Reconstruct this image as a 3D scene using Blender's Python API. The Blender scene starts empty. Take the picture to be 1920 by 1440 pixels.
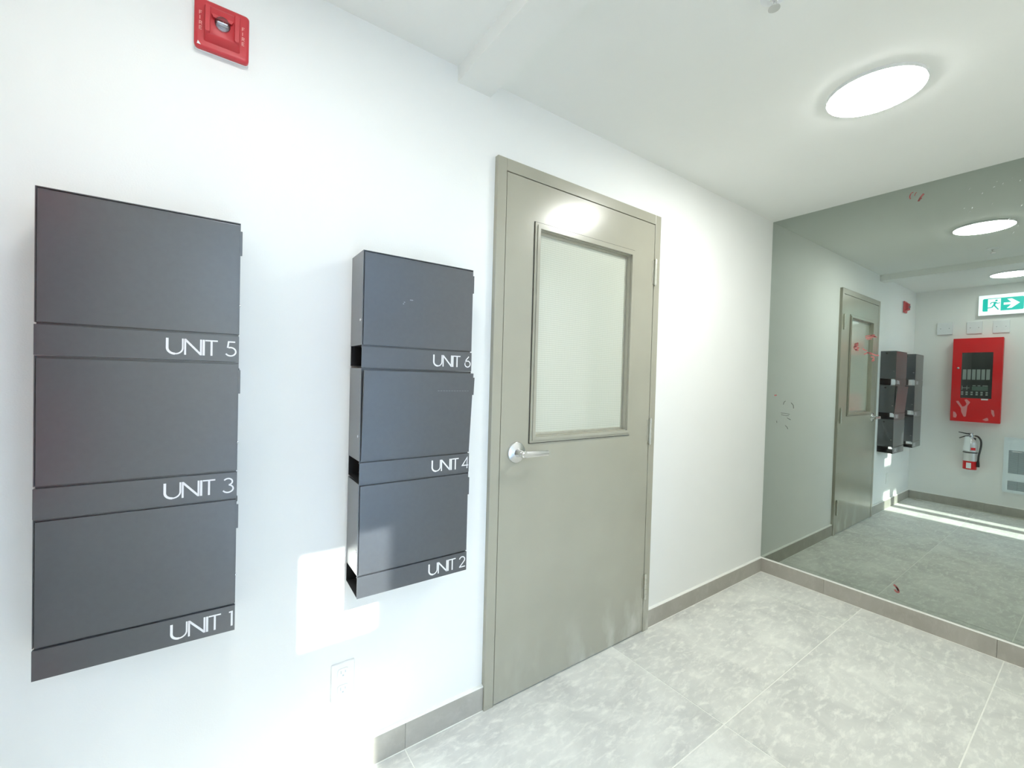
import bpy, bmesh, math, random
from mathutils import Vector, Matrix
random.seed(7)
SC = bpy.context.scene
COL = SC.collection
PI = math.pi

# ------------------------------------------------------------------ camera
cam_data = bpy.data.cameras.new('camera')
cam = bpy.data.objects.new('camera', cam_data)
COL.objects.link(cam)
YAW, PITCH, ROLL = 0.6141, -0.018, 0.0273
cy, sy, cp, sp = math.cos(YAW), math.sin(YAW), math.cos(PITCH), math.sin(PITCH)
fwd = Vector((sy * cp, cy * cp, sp))
rgt = Vector((cy, -sy, 0))
upv = rgt.cross(fwd)
cr, sr = math.cos(ROLL), math.sin(ROLL)
r2 = rgt * cr + upv * sr
u2 = upv * cr - rgt * sr
m = Matrix((r2, u2, -fwd)).transposed().to_4x4()
m.translation = Vector((-0.9022, -1.3644, 1.2719))
cam.matrix_world = m
cam_data.sensor_fit = 'HORIZONTAL'
cam_data.sensor_width = 36.0
cam_data.lens = 36.0 * 800.77 / 1920.0
cam_data.clip_start = 0.01
SC.camera = cam

# ------------------------------------------------------------------ world, sun, exposure
world = bpy.data.worlds.new('sky')
SC.world = world
world.use_nodes = True
wn = world.node_tree.nodes
wl = world.node_tree.links
bgn = wn['Background']
sky = wn.new('ShaderNodeTexSky')
sky.sky_type = 'NISHITA'
sky.sun_disc = False
sky.sun_elevation = math.radians(37)
sky.sun_rotation = math.radians(178)
sky.ozone_density = 3.0
sky.air_density = 1.3
tint = wn.new('ShaderNodeMix')          # a slightly deeper blue than the model's clear sky
tint.data_type = 'RGBA'; tint.blend_type = 'MULTIPLY'
tint.inputs['Factor'].default_value = 1.0
tint.inputs['B'].default_value = (.84, .96, 1.16, 1)
wl.new(sky.outputs[0], tint.inputs['A'])
wl.new(tint.outputs['Result'], bgn.inputs[0])
bgn.inputs[1].default_value = 1.3

sd = bpy.data.lights.new('sun', 'SUN')
sd.energy = 15.0
sd.angle = math.radians(0.6)
sd.color = (1.0, 0.98, 0.95)
sun = bpy.data.objects.new('sun', sd)
COL.objects.link(sun)
sun.rotation_euler = Vector((-0.04, 1.0, -0.75)).to_track_quat('-Z', 'Y').to_euler()
sun.location = (0, -6, 6)

SC.view_settings.view_transform = 'Standard'
SC.view_settings.look = 'None'
SC.view_settings.gamma = 1.0
SC.view_settings.use_curve_mapping = False
SC.view_settings.exposure = 0.0
LAMP_A, LAMP_B = 96.0, 35.0
SC.cycles.use_denoising = True
SC.cycles.max_bounces = 14
SC.cycles.diffuse_bounces = 8
SC.cycles.glossy_bounces = 6
SC.cycles.transparent_max_bounces = 12
SC.cycles.sample_clamp_indirect = 12.0

# room numbers (metres): main wall is y=0, room on y<0, mirror wall at x=XM
XM, XB, YF, H, BH = 2.165, -1.36, -1.66, 2.351, 0.09

# ------------------------------------------------------------------ materials
def new_mat(name, col=(.8, .8, .8), rough=.5, metal=0., coat=0., spec=.5, emit=None, estr=0.):
    mt = bpy.data.materials.new(name)
    mt.use_nodes = True
    b = mt.node_tree.nodes['Principled BSDF']
    b.inputs['Base Color'].default_value = (*col, 1)
    b.inputs['Roughness'].default_value = rough
    b.inputs['Metallic'].default_value = metal
    b.inputs['Coat Weight'].default_value = coat
    b.inputs['Coat Roughness'].default_value = .05
    b.inputs['Specular IOR Level'].default_value = spec
    if emit:
        b.inputs['Emission Color'].default_value = (*emit, 1)
        b.inputs['Emission Strength'].default_value = estr
    return mt

def nodes(mt):
    return mt.node_tree.nodes, mt.node_tree.links, mt.node_tree.nodes['Principled BSDF']

def grain(mt, scale=40., amt=.06, bump=.02, bscale=None, detail=4):
    """slight colour variation and fine relief over the base colour"""
    N, L, b = nodes(mt)
    tc = N.new('ShaderNodeTexCoord')
    nz = N.new('ShaderNodeTexNoise')
    nz.inputs['Scale'].default_value = scale
    nz.inputs['Detail'].default_value = detail
    L.new(tc.outputs['Object'], nz.inputs['Vector'])
    c = b.inputs['Base Color'].default_value[:]
    rp = N.new('ShaderNodeValToRGB')
    rp.color_ramp.elements[0].position = .3
    rp.color_ramp.elements[1].position = .7
    rp.color_ramp.elements[0].color = (c[0] * (1 - amt), c[1] * (1 - amt), c[2] * (1 - amt), 1)
    rp.color_ramp.elements[1].color = (min(1, c[0] * (1 + amt)), min(1, c[1] * (1 + amt)), min(1, c[2] * (1 + amt)), 1)
    L.new(nz.outputs['Fac'], rp.inputs[0])
    L.new(rp.outputs[0], b.inputs['Base Color'])
    if bump:
        n2 = N.new('ShaderNodeTexNoise')
        n2.inputs['Scale'].default_value = bscale or scale * 6
        n2.inputs['Detail'].default_value = 3
        L.new(tc.outputs['Object'], n2.inputs['Vector'])
        bp = N.new('ShaderNodeBump')
        bp.inputs['Strength'].default_value = bump
        bp.inputs['Distance'].default_value = .002
        L.new(n2.outputs['Fac'], bp.inputs['Height'])
        L.new(bp.outputs[0], b.inputs['Normal'])
    return mt

M = {}
M['wall'] = grain(new_mat('wall_paint', (.865, .868, .850), .55, spec=.35), 3, .010, .12, 260)
M['stucco'] = grain(new_mat('pale_stucco', (.66, .68, .70), .9), 8, .05, .2)
M['ceiling'] = grain(new_mat('ceiling_paint', (.85, .86, .835), .8, spec=.2), 2, .012, .05, 200)
M['charcoal'] = grain(new_mat('charcoal_powder_coat', (.056, .061, .069), .34, spec=1.0, coat=.6), 90, .06, .03, 700)
M['charcoal'].node_tree.nodes['Principled BSDF'].inputs['Coat Roughness'].default_value = .30
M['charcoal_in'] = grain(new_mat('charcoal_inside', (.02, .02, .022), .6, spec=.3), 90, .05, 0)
M['scratch'] = new_mat('pale_scratch', (.28, .29, .31), .6)
M['letter'] = grain(new_mat('white_vinyl', (.86, .86, .88), .5), 30, .01, 0)
M['door'] = grain(new_mat('taupe_door_paint', (.385, .370, .300), .22, spec=.6), 5, .03, .06, 300)
def door_dust(mt):
    """dried plaster dust low on the door, patchy"""
    N, L, b = nodes(mt)
    src = b.inputs['Base Color'].links[0].from_socket
    tc = N.new('ShaderNodeTexCoord')
    mp = N.new('ShaderNodeMapping'); mp.inputs['Scale'].default_value = (3., 1., 1.4); mp.inputs['Rotation'].default_value = (0, math.radians(38), 0)
    nz = N.new('ShaderNodeTexNoise'); nz.inputs['Scale'].default_value = 3.2; nz.inputs['Detail'].default_value = 6
    L.new(tc.outputs['Object'], mp.inputs[0]); L.new(mp.outputs[0], nz.inputs['Vector'])
    sp = N.new('ShaderNodeSeparateXYZ'); L.new(tc.outputs['Object'], sp.inputs[0])
    gz = N.new('ShaderNodeMapRange'); gz.inputs['From Min'].default_value = .26; gz.inputs['From Max'].default_value = .0
    L.new(sp.outputs['Z'], gz.inputs['Value'])
    gx = N.new('ShaderNodeMapRange'); gx.inputs['From Min'].default_value = .35; gx.inputs['From Max'].default_value = .85
    gx.inputs['To Min'].default_value = .25
    L.new(sp.outputs['X'], gx.inputs['Value'])
    nr = N.new('ShaderNodeMapRange'); nr.inputs['From Min'].default_value = .47; nr.inputs['From Max'].default_value = .70
    L.new(nz.outputs['Fac'], nr.inputs['Value'])
    m1 = N.new('ShaderNodeMath'); m1.operation = 'MULTIPLY'; m2 = N.new('ShaderNodeMath'); m2.operation = 'MULTIPLY'
    L.new(gz.outputs[0], m1.inputs[0]); L.new(gx.outputs[0], m1.inputs[1]); L.new(m1.outputs[0], m2.inputs[0]); L.new(nr.outputs[0], m2.inputs[1])
    mx = N.new('ShaderNodeMix'); mx.data_type = 'RGBA'; mx.inputs['B'].default_value = (.66, .66, .60, 1)
    L.new(m2.outputs[0], mx.inputs['Factor']); L.new(src, mx.inputs['A']); L.new(mx.outputs['Result'], b.inputs['Base Color'])
door_dust(M['door'])
M['gap'] = new_mat('dark_gap', (.03, .028, .024), .8)  # near-black for the painted gap shade and the side caps
M['chrome'] = grain(new_mat('satin_chrome', (.80, .80, .81), .24, 1.), 60, .02, 0)
M['steel'] = grain(new_mat('hinge_steel', (.66, .65, .58), .38, .85), 60, .03, 0)
M['white'] = grain(new_mat('white_plastic', (.80, .82, .84), .4), 30, .01, 0)
M['heater'] = grain(new_mat('white_enamel', (.76, .84, .89), .4), 30, .01, 0)
M['heater_slot'] = new_mat('grille_grey', (.52, .58, .61), .6)
M['red'] = grain(new_mat('red_enamel', (.70, .012, .016), .36, spec=.3), 12, .06, 0)
M['red_plastic'] = grain(new_mat('red_plastic', (.55, .035, .045), .42), 20, .05, 0)
M['pink'] = new_mat('pink_print', (.85, .42, .38), .5)
M['black'] = grain(new_mat('black_rubber', (.02, .02, .022), .5), 50, .1, 0)
M['panel_black'] = grain(new_mat('panel_black', (.018, .018, .028), .35), 30, .1, 0)
M['lcd'] = new_mat('display_grey_green', (.20, .30, .27), .3)
M['caulk'] = grain(new_mat('white_caulk', (.85, .85, .80), .6), 60, .03, 0)
M['tag'] = new_mat('paper_tag', (.85, .87, .88), .7)
M['ext_white'] = grain(new_mat('polished_can', (.78, .76, .76), .25, .35), 30, .03, 0)
M['marker'] = grain(new_mat('red_marker', (.42, .13, .12), .7), 80, .15, 0)
M['smudge'] = grain(new_mat('grey_smudge', (.10, .10, .09), .7), 80, .15, 0)
M['speck'] = new_mat('white_speck', (.55, .58, .58), .8)
M['cable'] = grain(new_mat('cream_cable', (.62, .60, .50), .5), 60, .05, 0)
M['grout'] = grain(new_mat('pale_grout', (.92, .92, .86), .8), 60, .03, .1)
M['alu'] = grain(new_mat('dark_aluminium', (.20, .20, .20), .4, .6), 60, .03, 0)
M['film'] = new_mat('film_scrap', (.80, .30, .30), .25)

M['lamp_a'] = new_mat('lamp_diffuser', (.9, .9, .9), .5, emit=(.985, 1., .965), estr=LAMP_A)
M['lamp_b'] = new_mat('lamp_diffuser_dimmer', (.9, .9, .9), .5, emit=(.965, 1., .985), estr=LAMP_B)
M['sign_white'] = new_mat('sign_white_glow', (.8, .85, .86), .4, emit=(.82, 1., 1.), estr=1.6)
M['sign_green'] = new_mat('sign_green_glow', (.0, .32, .26), .4, emit=(.0, .62, .56), estr=1.1)

def mirror_mat():
    mt = bpy.data.materials.new('tinted_mirror')
    mt.use_nodes = True
    N, L = mt.node_tree.nodes, mt.node_tree.links
    N.clear()
    o = N.new('ShaderNodeOutputMaterial')
    g = N.new('ShaderNodeBsdfGlossy')
    g.inputs['Roughness'].default_value = 0.0
    g.inputs['Color'].default_value = (.45, .495, .455, 1)
    d = N.new('ShaderNodeBsdfDiffuse')
    d.inputs['Color'].default_value = (.5, .52, .5, 1)
    mx = N.new('ShaderNodeMixShader')
    tc = N.new('ShaderNodeTexCoord')
    nz = N.new('ShaderNodeTexNoise')
    nz.inputs['Scale'].default_value = 5
    nz.inputs['Detail'].default_value = 6
    rp = N.new('ShaderNodeMapRange')
    rp.inputs['From Min'].default_value = .45
    rp.inputs['From Max'].default_value = .8
    rp.inputs['To Min'].default_value = .012
    rp.inputs['To Max'].default_value = .05
    L.new(tc.outputs['Object'], nz.inputs['Vector'])
    L.new(nz.outputs['Fac'], rp.inputs['Value'])
    L.new(rp.outputs[0], mx.inputs[0])
    L.new(g.outputs[0], mx.inputs[1])
    L.new(d.outputs[0], mx.inputs[2])
    L.new(mx.outputs[0], o.inputs[0])
    return mt
M['mirror'] = mirror_mat()

def pane_mat(name, tint=(1, 1, 1), fac=.08):
    mt = bpy.data.materials.new(name)
    mt.use_nodes = True
    N, L = mt.node_tree.nodes, mt.node_tree.links
    N.clear()
    o = N.new('ShaderNodeOutputMaterial')
    t = N.new('ShaderNodeBsdfTransparent')
    t.inputs[0].default_value = (*tint, 1)
    g = N.new('ShaderNodeBsdfGlossy')
    g.inputs['Roughness'].default_value = .01
    lw = N.new('ShaderNodeFresnel')
    lw.inputs[0].default_value = 1.5
    mx = N.new('ShaderNodeMixShader')
    L.new(lw.outputs[0], mx.inputs[0])
    L.new(t.outputs[0], mx.inputs[1])
    L.new(g.outputs[0], mx.inputs[2])
    L.new(mx.outputs[0], o.inputs[0])
    return mt
M['pane'] = pane_mat('clear_pane', (.95, .98, .97))
M['lens'] = pane_mat('clear_lens', (.80, .82, .86))
M['strobe'] = new_mat('clear_strobe', (.75, .76, .80), .12, .5)

def wire_mat():
    mt = new_mat('wire_mesh_glass', (.66, .68, .58), .55, spec=.2)
    N, L, b = nodes(mt)
    tc = N.new('ShaderNodeTexCoord')
    sep = N.new('ShaderNodeSeparateXYZ')
    L.new(tc.outputs['Object'], sep.inputs[0])
    outs = []
    for ax, per in (('X', .0085), ('Z', .0085)):
        ml = N.new('ShaderNodeMath'); ml.operation = 'MULTIPLY'; ml.inputs[1].default_value = 2 * PI / per
        L.new(sep.outputs[ax], ml.inputs[0])
        sn = N.new('ShaderNodeMath'); sn.operation = 'SINE'
        L.new(ml.outputs[0], sn.inputs[0])
        mr = N.new('ShaderNodeMapRange')
        mr.inputs['From Min'].default_value = .55
        mr.inputs['From Max'].default_value = 1.0
        L.new(sn.outputs[0], mr.inputs['Value'])
        outs.append(mr)
    mx = N.new('ShaderNodeMath'); mx.operation = 'MAXIMUM'
    L.new(outs[0].outputs[0], mx.inputs[0]); L.new(outs[1].outputs[0], mx.inputs[1])
    mc = N.new('ShaderNodeMix'); mc.data_type = 'RGBA'
    mc.inputs['A'].default_value = (.66, .67, .58, 1)
    mc.inputs['B'].default_value = (.50, .53, .43, 1)
    L.new(mx.outputs[0], mc.inputs['Factor'])
    L.new(mc.outputs['Result'], b.inputs['Base Color'])
    bp = N.new('ShaderNodeBump'); bp.inputs['Strength'].default_value = .25; bp.inputs['Distance'].default_value = .001
    L.new(mx.outputs[0], bp.inputs['Height'])
    L.new(bp.outputs[0], b.inputs['Normal'])
    fr_ = N.new('ShaderNodeFresnel'); fr_.inputs[0].default_value = 2.6
    gl = N.new('ShaderNodeBsdfGlossy'); gl.inputs['Roughness'].default_value = .01
    ms = N.new('ShaderNodeMixShader')
    out = [n for n in N if n.type == 'OUTPUT_MATERIAL'][0]
    L.new(fr_.outputs[0], ms.inputs[0]); L.new(b.outputs[0], ms.inputs[1]); L.new(gl.outputs[0], ms.inputs[2])
    L.new(ms.outputs[0], out.inputs[0])
    return mt
M['wire'] = wire_mat()

def tile_mat(name, c0, c1, streak, rough=.42, dust=.6):
    mt = new_mat(name, c0, rough, spec=.4)
    N, L, b = nodes(mt)
    tc = N.new('ShaderNodeTexCoord')
    oi = N.new('ShaderNodeObjectInfo')
    ad = N.new('ShaderNodeVectorMath'); ad.operation = 'ADD'
    sc = N.new('ShaderNodeVectorMath'); sc.operation = 'SCALE'; sc.inputs['Scale'].default_value = 17.
    cmb = N.new('ShaderNodeCombineXYZ')
    L.new(oi.outputs['Random'], cmb.inputs[0]); L.new(oi.outputs['Random'], cmb.inputs[1])
    L.new(cmb.outputs[0], sc.inputs[0])
    L.new(tc.outputs['Object'], ad.inputs[0]); L.new(sc.outputs[0], ad.inputs[1])
    # big soft clouds
    n1 = N.new('ShaderNodeTexNoise'); n1.inputs['Scale'].default_value = 4.5; n1.inputs['Detail'].default_value = 7
    n1.inputs['Roughness'].default_value = .62; n1.inputs['Distortion'].default_value = .6
    L.new(ad.outputs[0], n1.inputs['Vector'])
    r1 = N.new('ShaderNodeValToRGB')
    r1.color_ramp.elements[0].position = .34; r1.color_ramp.elements[1].position = .68
    r1.color_ramp.elements[0].color = (*c0, 1); r1.color_ramp.elements[1].color = (*c1, 1)
    L.new(n1.outputs['Fac'], r1.inputs[0])
    # pale slanting marks and dried dust
    mp = N.new('ShaderNodeMapping')
    mp.inputs['Rotation'].default_value = (0, 0, math.radians(-28))
    mp.inputs['Scale'].default_value = (1., 2.6, 1.)
    L.new(ad.outputs[0], mp.inputs[0])
    n2 = N.new('ShaderNodeTexNoise'); n2.inputs['Scale'].default_value = 15; n2.inputs['Detail'].default_value = 8
    n2.inputs['Roughness'].default_value = .68; n2.inputs['Distortion'].default_value = .35
    L.new(mp.outputs[0], n2.inputs['Vector'])
    r2_ = N.new('ShaderNodeMapRange')
    r2_.inputs['From Min'].default_value = .49; r2_.inputs['From Max'].default_value = .68
    r2_.inputs['To Max'].default_value = dust
    L.new(n2.outputs['Fac'], r2_.inputs['Value'])
    mx = N.new('ShaderNodeMix'); mx.data_type = 'RGBA'
    mx.inputs['B'].default_value = (*streak, 1)
    L.new(r2_.outputs[0], mx.inputs['Factor'])
    L.new(r1.outputs[0], mx.inputs['A'])
    L.new(mx.outputs['Result'], b.inputs['Base Color'])
    rr = N.new('ShaderNodeMapRange')
    rr.inputs['To Min'].default_value = rough - .08; rr.inputs['To Max'].default_value = rough + .2
    L.new(n1.outputs['Fac'], rr.inputs['Value'])
    L.new(rr.outputs[0], b.inputs['Roughness'])
    bp = N.new('ShaderNodeBump'); bp.inputs['Strength'].default_value = .08; bp.inputs['Distance'].default_value = .002
    L.new(n2.outputs['Fac'], bp.inputs['Height'])
    L.new(bp.outputs[0], b.inputs['Normal'])
    return mt
M['tile'] = tile_mat('floor_tile_stone', (.60, .605, .575), (.80, .805, .755), (.90, .90, .84), .42, .85)
M['base_tile'] = tile_mat('base_tile_stone', (.37, .35, .305), (.45, .43, .385), (.58, .57, .52), .45, .25)

# ------------------------------------------------------------------ mesh helpers
def box(bm, x0, x1, y0, y1, z0, z1, bev=0.):
    if x0 > x1: x0, x1 = x1, x0
    if y0 > y1: y0, y1 = y1, y0
    if z0 > z1: z0, z1 = z1, z0
    vs = [bm.verts.new((x, y, z)) for x in (x0, x1) for y in (y0, y1) for z in (z0, z1)]
    f = [(0, 1, 3, 2), (4, 6, 7, 5), (0, 4, 5, 1), (2, 3, 7, 6), (0, 2, 6, 4), (1, 5, 7, 3)]
    fs = [bm.faces.new([vs[i] for i in q]) for q in f]
    if bev > 0:
        es = list({e for fc in fs for e in fc.edges})
        bmesh.ops.bevel(bm, geom=es, offset=bev, segments=2, affect='EDGES', profile=.6)
    return vs

def prism(bm, pts, axis, a, b, bev=0.):
    """polygon pts (2D) extruded from a to b along axis"""
    def P(p, t):
        return {'x': (t, p[0], p[1]), 'y': (p[0], t, p[1]), 'z': (p[0], p[1], t)}[axis]
    A = [bm.verts.new(P(p, a)) for p in pts]
    B = [bm.verts.new(P(p, b)) for p in pts]
    n = len(pts)
    fs = [bm.faces.new(A), bm.faces.new(B[::-1])]
    for i in range(n):
        fs.append(bm.faces.new([A[i], B[i], B[(i + 1) % n], A[(i + 1) % n]]))
    if bev:
        bmesh.ops.bevel(bm, geom=list({e for e in fs[1].edges}), offset=bev, segments=2, affect='EDGES')
    return A + B

def lathe(bm, prof, origin, axis='z', n=32, close=True):
    """prof: list of (radius, height) swept round axis through origin"""
    o = Vector(origin)
    def P(r, h, t):
        c, s = r * math.cos(t), r * math.sin(t)
        return o + {'z': Vector((c, s, h)), 'y': Vector((c, h, s)), 'x': Vector((h, c, s))}[axis]
    rings = []
    for r, h in prof:
        rings.append([bm.verts.new(P(max(r, 1e-5), h, 2 * PI * i / n)) for i in range(n)])
    for a, b in zip(rings, rings[1:]):
        for i in range(n):
            bm.faces.new([a[i], a[(i + 1) % n], b[(i + 1) % n], b[i]])
    if close:
        bm.faces.new(rings[0][::-1]); bm.faces.new(rings[-1])

def tube(bm, pts, rad, n=10):
    pts = [Vector(p) for p in pts]
    rads = rad if isinstance(rad, (list, tuple)) else [rad] * len(pts)
    rings = []
    ref = None
    for i, p in enumerate(pts):
        d = (pts[min(i + 1, len(pts) - 1)] - pts[max(i - 1, 0)]).normalized()
        if ref is None:
            ref = Vector((0, 0, 1)) if abs(d.z) < .9 else Vector((1, 0, 0))
        s = d.cross(ref).normalized(); t = s.cross(d).normalized(); ref = t
        rings.append([bm.verts.new(p + (s * math.cos(2 * PI * k / n) + t * math.sin(2 * PI * k / n)) * rads[i]) for k in range(n)])
    for a, b in zip(rings, rings[1:]):
        for i in range(n):
            bm.faces.new([a[i], a[(i + 1) % n], b[(i + 1) % n], b[i]])
    bm.faces.new(rings[0][::-1]); bm.faces.new(rings[-1])

def curve_pts(ctrl, n=8):
    """Catmull-Rom through control points"""
    c = [Vector(p) for p in ctrl]
    c = [c[0] * 2 - c[1]] + c + [c[-1] * 2 - c[-2]]
    out = []
    for i in range(1, len(c) - 2):
        for k in range(n):
            t = k / n
            a, b, d, e = c[i - 1], c[i], c[i + 1], c[i + 2]
            out.append(.5 * ((2 * b) + (d - a) * t + (2 * a - 5 * b + 4 * d - e) * t * t + (3 * b - a - 3 * d + e) * t ** 3))
    out.append(c[-2])
    return out

def obj(name, bm, mt, parent=None, smooth=False, loc=None):
    me = bpy.data.meshes.new(name)
    bmesh.ops.recalc_face_normals(bm, faces=bm.faces[:])
    bm.to_mesh(me)
    bm.free()
    if smooth:
        for p in me.polygons: p.use_smooth = True
        try: me.set_sharp_from_angle(angle=math.radians(40))
        except Exception: pass
    for mm in (mt if isinstance(mt, (list, tuple)) else [mt]):
        me.materials.append(mm)
    o = bpy.data.objects.new(name, me)
    COL.objects.link(o)
    if parent: o.parent = parent
    if loc: o.location = loc
    return o

def tag(o, label, cat, group=None):
    o['label'] = label; o['category'] = cat
    if group: o['group'] = group
    return o

def thing(name, label, cat, loc=(0, 0, 0), group=None, rz=0.):
    o = bpy.data.objects.new(name, None)
    COL.objects.link(o)
    o.location = loc; o.rotation_euler = (0, 0, rz); o.empty_display_size = .1
    return tag(o, label, cat, group)

def setting(name, loc=(0, 0, 0)):
    o = bpy.data.objects.new(name, None)
    COL.objects.link(o); o.location = loc; o['kind'] = 'structure'
    return o

def struct(name, bm, mt, **k):
    o = obj(name, bm, mt, **k); o['kind'] = 'structure'
    return o

B = bmesh.new
# ------------------------------------------------------------------ floor
XG = [XB, -.35, .672, 1.862, XM]
YG = [YF, -1.096, -.559, 0.]
bm = B(); box(bm, XB - .1, XM + .1, YF - .1, .1, -.06, -.0015)
floor = struct('floor', bm, M['grout'])
g = .0022
for i in range(len(XG) - 1):
    for j in range(len(YG) - 1):
        a, b_ = XG[i] + (g if i else 0), XG[i + 1] - (g if i < len(XG) - 2 else 0)
        c, d = YG[j] + (g if j else 0), YG[j + 1] - (g if j < len(YG) - 2 else 0)
        bm = B(); box(bm, -(b_ - a) / 2, (b_ - a) / 2, -(d - c) / 2, (d - c) / 2, -.010, 0, .0008)
        obj('tile', bm, M['tile'], floor, loc=((a + b_) / 2, (c + d) / 2, 0))

# ------------------------------------------------------------------ walls
DX0, DX1, DZ = -.044, .935, 2.09          # door frame outer edges
bm = B()
box(bm, XB - .1, DX0 + .02, 0, .12, 0, H)
box(bm, DX1 - .02, XM + .1, 0, .12, 0, H)
box(bm, DX0 + .02, DX1 - .02, 0, .12, DZ - .02, H)
struct('wall_back', bm, M['wall'])          # the long wall with the mailboxes and the door
bm = B(); box(bm, XB - .1, XB, YF - .1, 0, 0, H)
struct('wall_left', bm, M['wall'])          # wall with the alarm panel, seen in the mirror
bm = B(); box(bm, XM + .006, XM + .1, YF - .1, 0, 0, H)
struct('wall_right', bm, M['wall'])
# front wall (behind the camera): glazed entrance with a sidelight; an unseen wall added outside is shaped to leave
# only a narrow gap for the sun
GX0, GX1 = -.92, .16
ST = (-.735, -.612)                      # stile between the sidelight and the door
ZT, ZR0, ZR1, ZS = 2.04, 1.475, 1.725, .12
bm = B()
box(bm, XB, GX0, YF - .1, YF, 0, H)
box(bm, GX1, XM + .006, YF - .1, YF, 0, H)
box(bm, GX0, GX1, YF - .1, YF, ZT, H)
struct('wall_front', bm, M['wall'])
win = setting('window_1', (0, 0, 0))
bm = B()
box(bm, GX0, GX1, YF - .075, YF - .045, 0, ZS)
box(bm, ST[0], ST[1], YF - .075, YF - .045, ZS, ZT)
box(bm, ST[1], GX1, YF - .075, YF - .045, ZR0, ZR1)
obj('window_frame', bm, M['alu'], win)
for (a, b_, c, d) in ((ST[1], GX1, ZR1, ZT), (ST[1], GX1, ZS, ZR0), (GX0, ST[0], ZS, ZT)):
    bm = B(); box(bm, a, b_, YF - .063, YF - .059, c, d)
    obj('pane', bm, M['pane'], win)
YO = YF - 1.55
bm = B()
box(bm, -3.5, -.792, YO - .12, YO, -.1, 3.3)
box(bm, -.330, 3.0, YO - .12, YO, -.1, 3.3)
box(bm, -.792, -.62, YO - .12, YO, 2.64, 3.3)
struct('wall_sun_block', bm, M['stucco'])
bm = B(); box(bm, -6, 6, -8, YF - .1, -.12, -.02)
struct('floor_outside', bm, M['grout'])

# ------------------------------------------------------------------ ceiling and bulkhead beam
bm = B(); box(bm, XB - .1, XM + .1, YF - .1, .12, H, H + .08)
struct('ceiling', bm, M['ceiling'])
bm = B(); box(bm, -.208, -.073, YF, 0, 2.297, H)
struct('trim_1', bm, M['ceiling'])

# ------------------------------------------------------------------ tiled skirting
def skirt(name, cuts, axis, fix, dirn, joint=.0006):
    root = setting(name)
    for a, b_ in zip(cuts, cuts[1:]):
        bm = B()
        ln = b_ - a - 2 * joint
        if axis == 'x':
            box(bm, -ln / 2, ln / 2, 0, dirn * .012, 0, BH, .0008)
            obj('tile', bm, M['base_tile'], root, loc=((a + b_) / 2, fix, 0))
        else:
            box(bm, 0, dirn * .012, -ln / 2, ln / 2, 0, BH, .0008)
            obj('tile', bm, M['base_tile'], root, loc=(fix, (a + b_) / 2, 0))
    bm = B()
    if axis == 'x':
        prism(bm, [(fix, BH), (fix + dirn * .0125, BH), (fix + dirn * .009, BH + .0035), (fix, BH + .006)], 'x', cuts[0], cuts[-1])
    else:
        prism(bm, [(fix, BH), (fix + dirn * .0125, BH), (fix + dirn * .009, BH + .0035), (fix, BH + .005)], 'y', cuts[0], cuts[-1])
    obj('caulk_bead', bm, M['caulk'], root)
    # grout line at the floor
    bm = B()
    if axis == 'x': box(bm, cuts[0], cuts[-1], fix + dirn * .012, fix + dirn * .0145, 0, .0012)
    else: box(bm, fix + dirn * .012, fix + dirn * .0145, cuts[0], cuts[-1], 0, .0012)
    obj('grout_line', bm, M['grout'], root)
    return root
skirt('baseboard_back', [XB, -.35, DX0], 'x', 0, -1)
skirt('baseboard_back_door_side', [DX1, XM - .012], 'x', 0, -1)
skirt('baseboard_right', [YF, -1.072, -.372, 0], 'y', XM, -1)
skirt('baseboard_left', [YF, -1.2, -.6, -.0125], 'y', XB, 1)

# ------------------------------------------------------------------ mirror
mir = thing('wall_mirror', 'large dark tinted wall mirror covering the whole end wall beside the door', 'mirror', (XM, 0, BH + .006))
bm = B(); box(bm, 0, .005, YF + .001, -.0005, 0, H - BH - .0065)
obj('mirror_glass', bm, M['mirror'], mir)
def scrib(name, mt, pts, w, lab=None):
    """flat hand-drawn stroke on the mirror face; pts are (y, z) world"""
    bm = B()
    P = curve_pts([(0, p[0], p[1] - BH - .006) for p in pts], 5)
    for i, (a, b_) in enumerate(zip(P, P[1:])):
        d = (b_ - a)
        if d.length < 1e-6: continue
        d.normalize(); s = Vector((0, -d.z, d.y)) * w / 2
        x0, x1 = -.0006, -.0001
        vs = [bm.verts.new((x, q.y, q.z)) for x in (x0, x1) for q in (a - s, b_ - s, b_ + s, a + s)]
        for q in ((0, 1, 2, 3), (7, 6, 5, 4), (0, 4, 5, 1), (1, 5, 6, 2), (2, 6, 7, 3), (3, 7, 4, 0)):
            bm.faces.new([vs[k] for k in q])
    o = obj(name, bm, mt, mir)
    if lab: o['label'] = lab
    return o
RL = 'red marker scribble'
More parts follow.
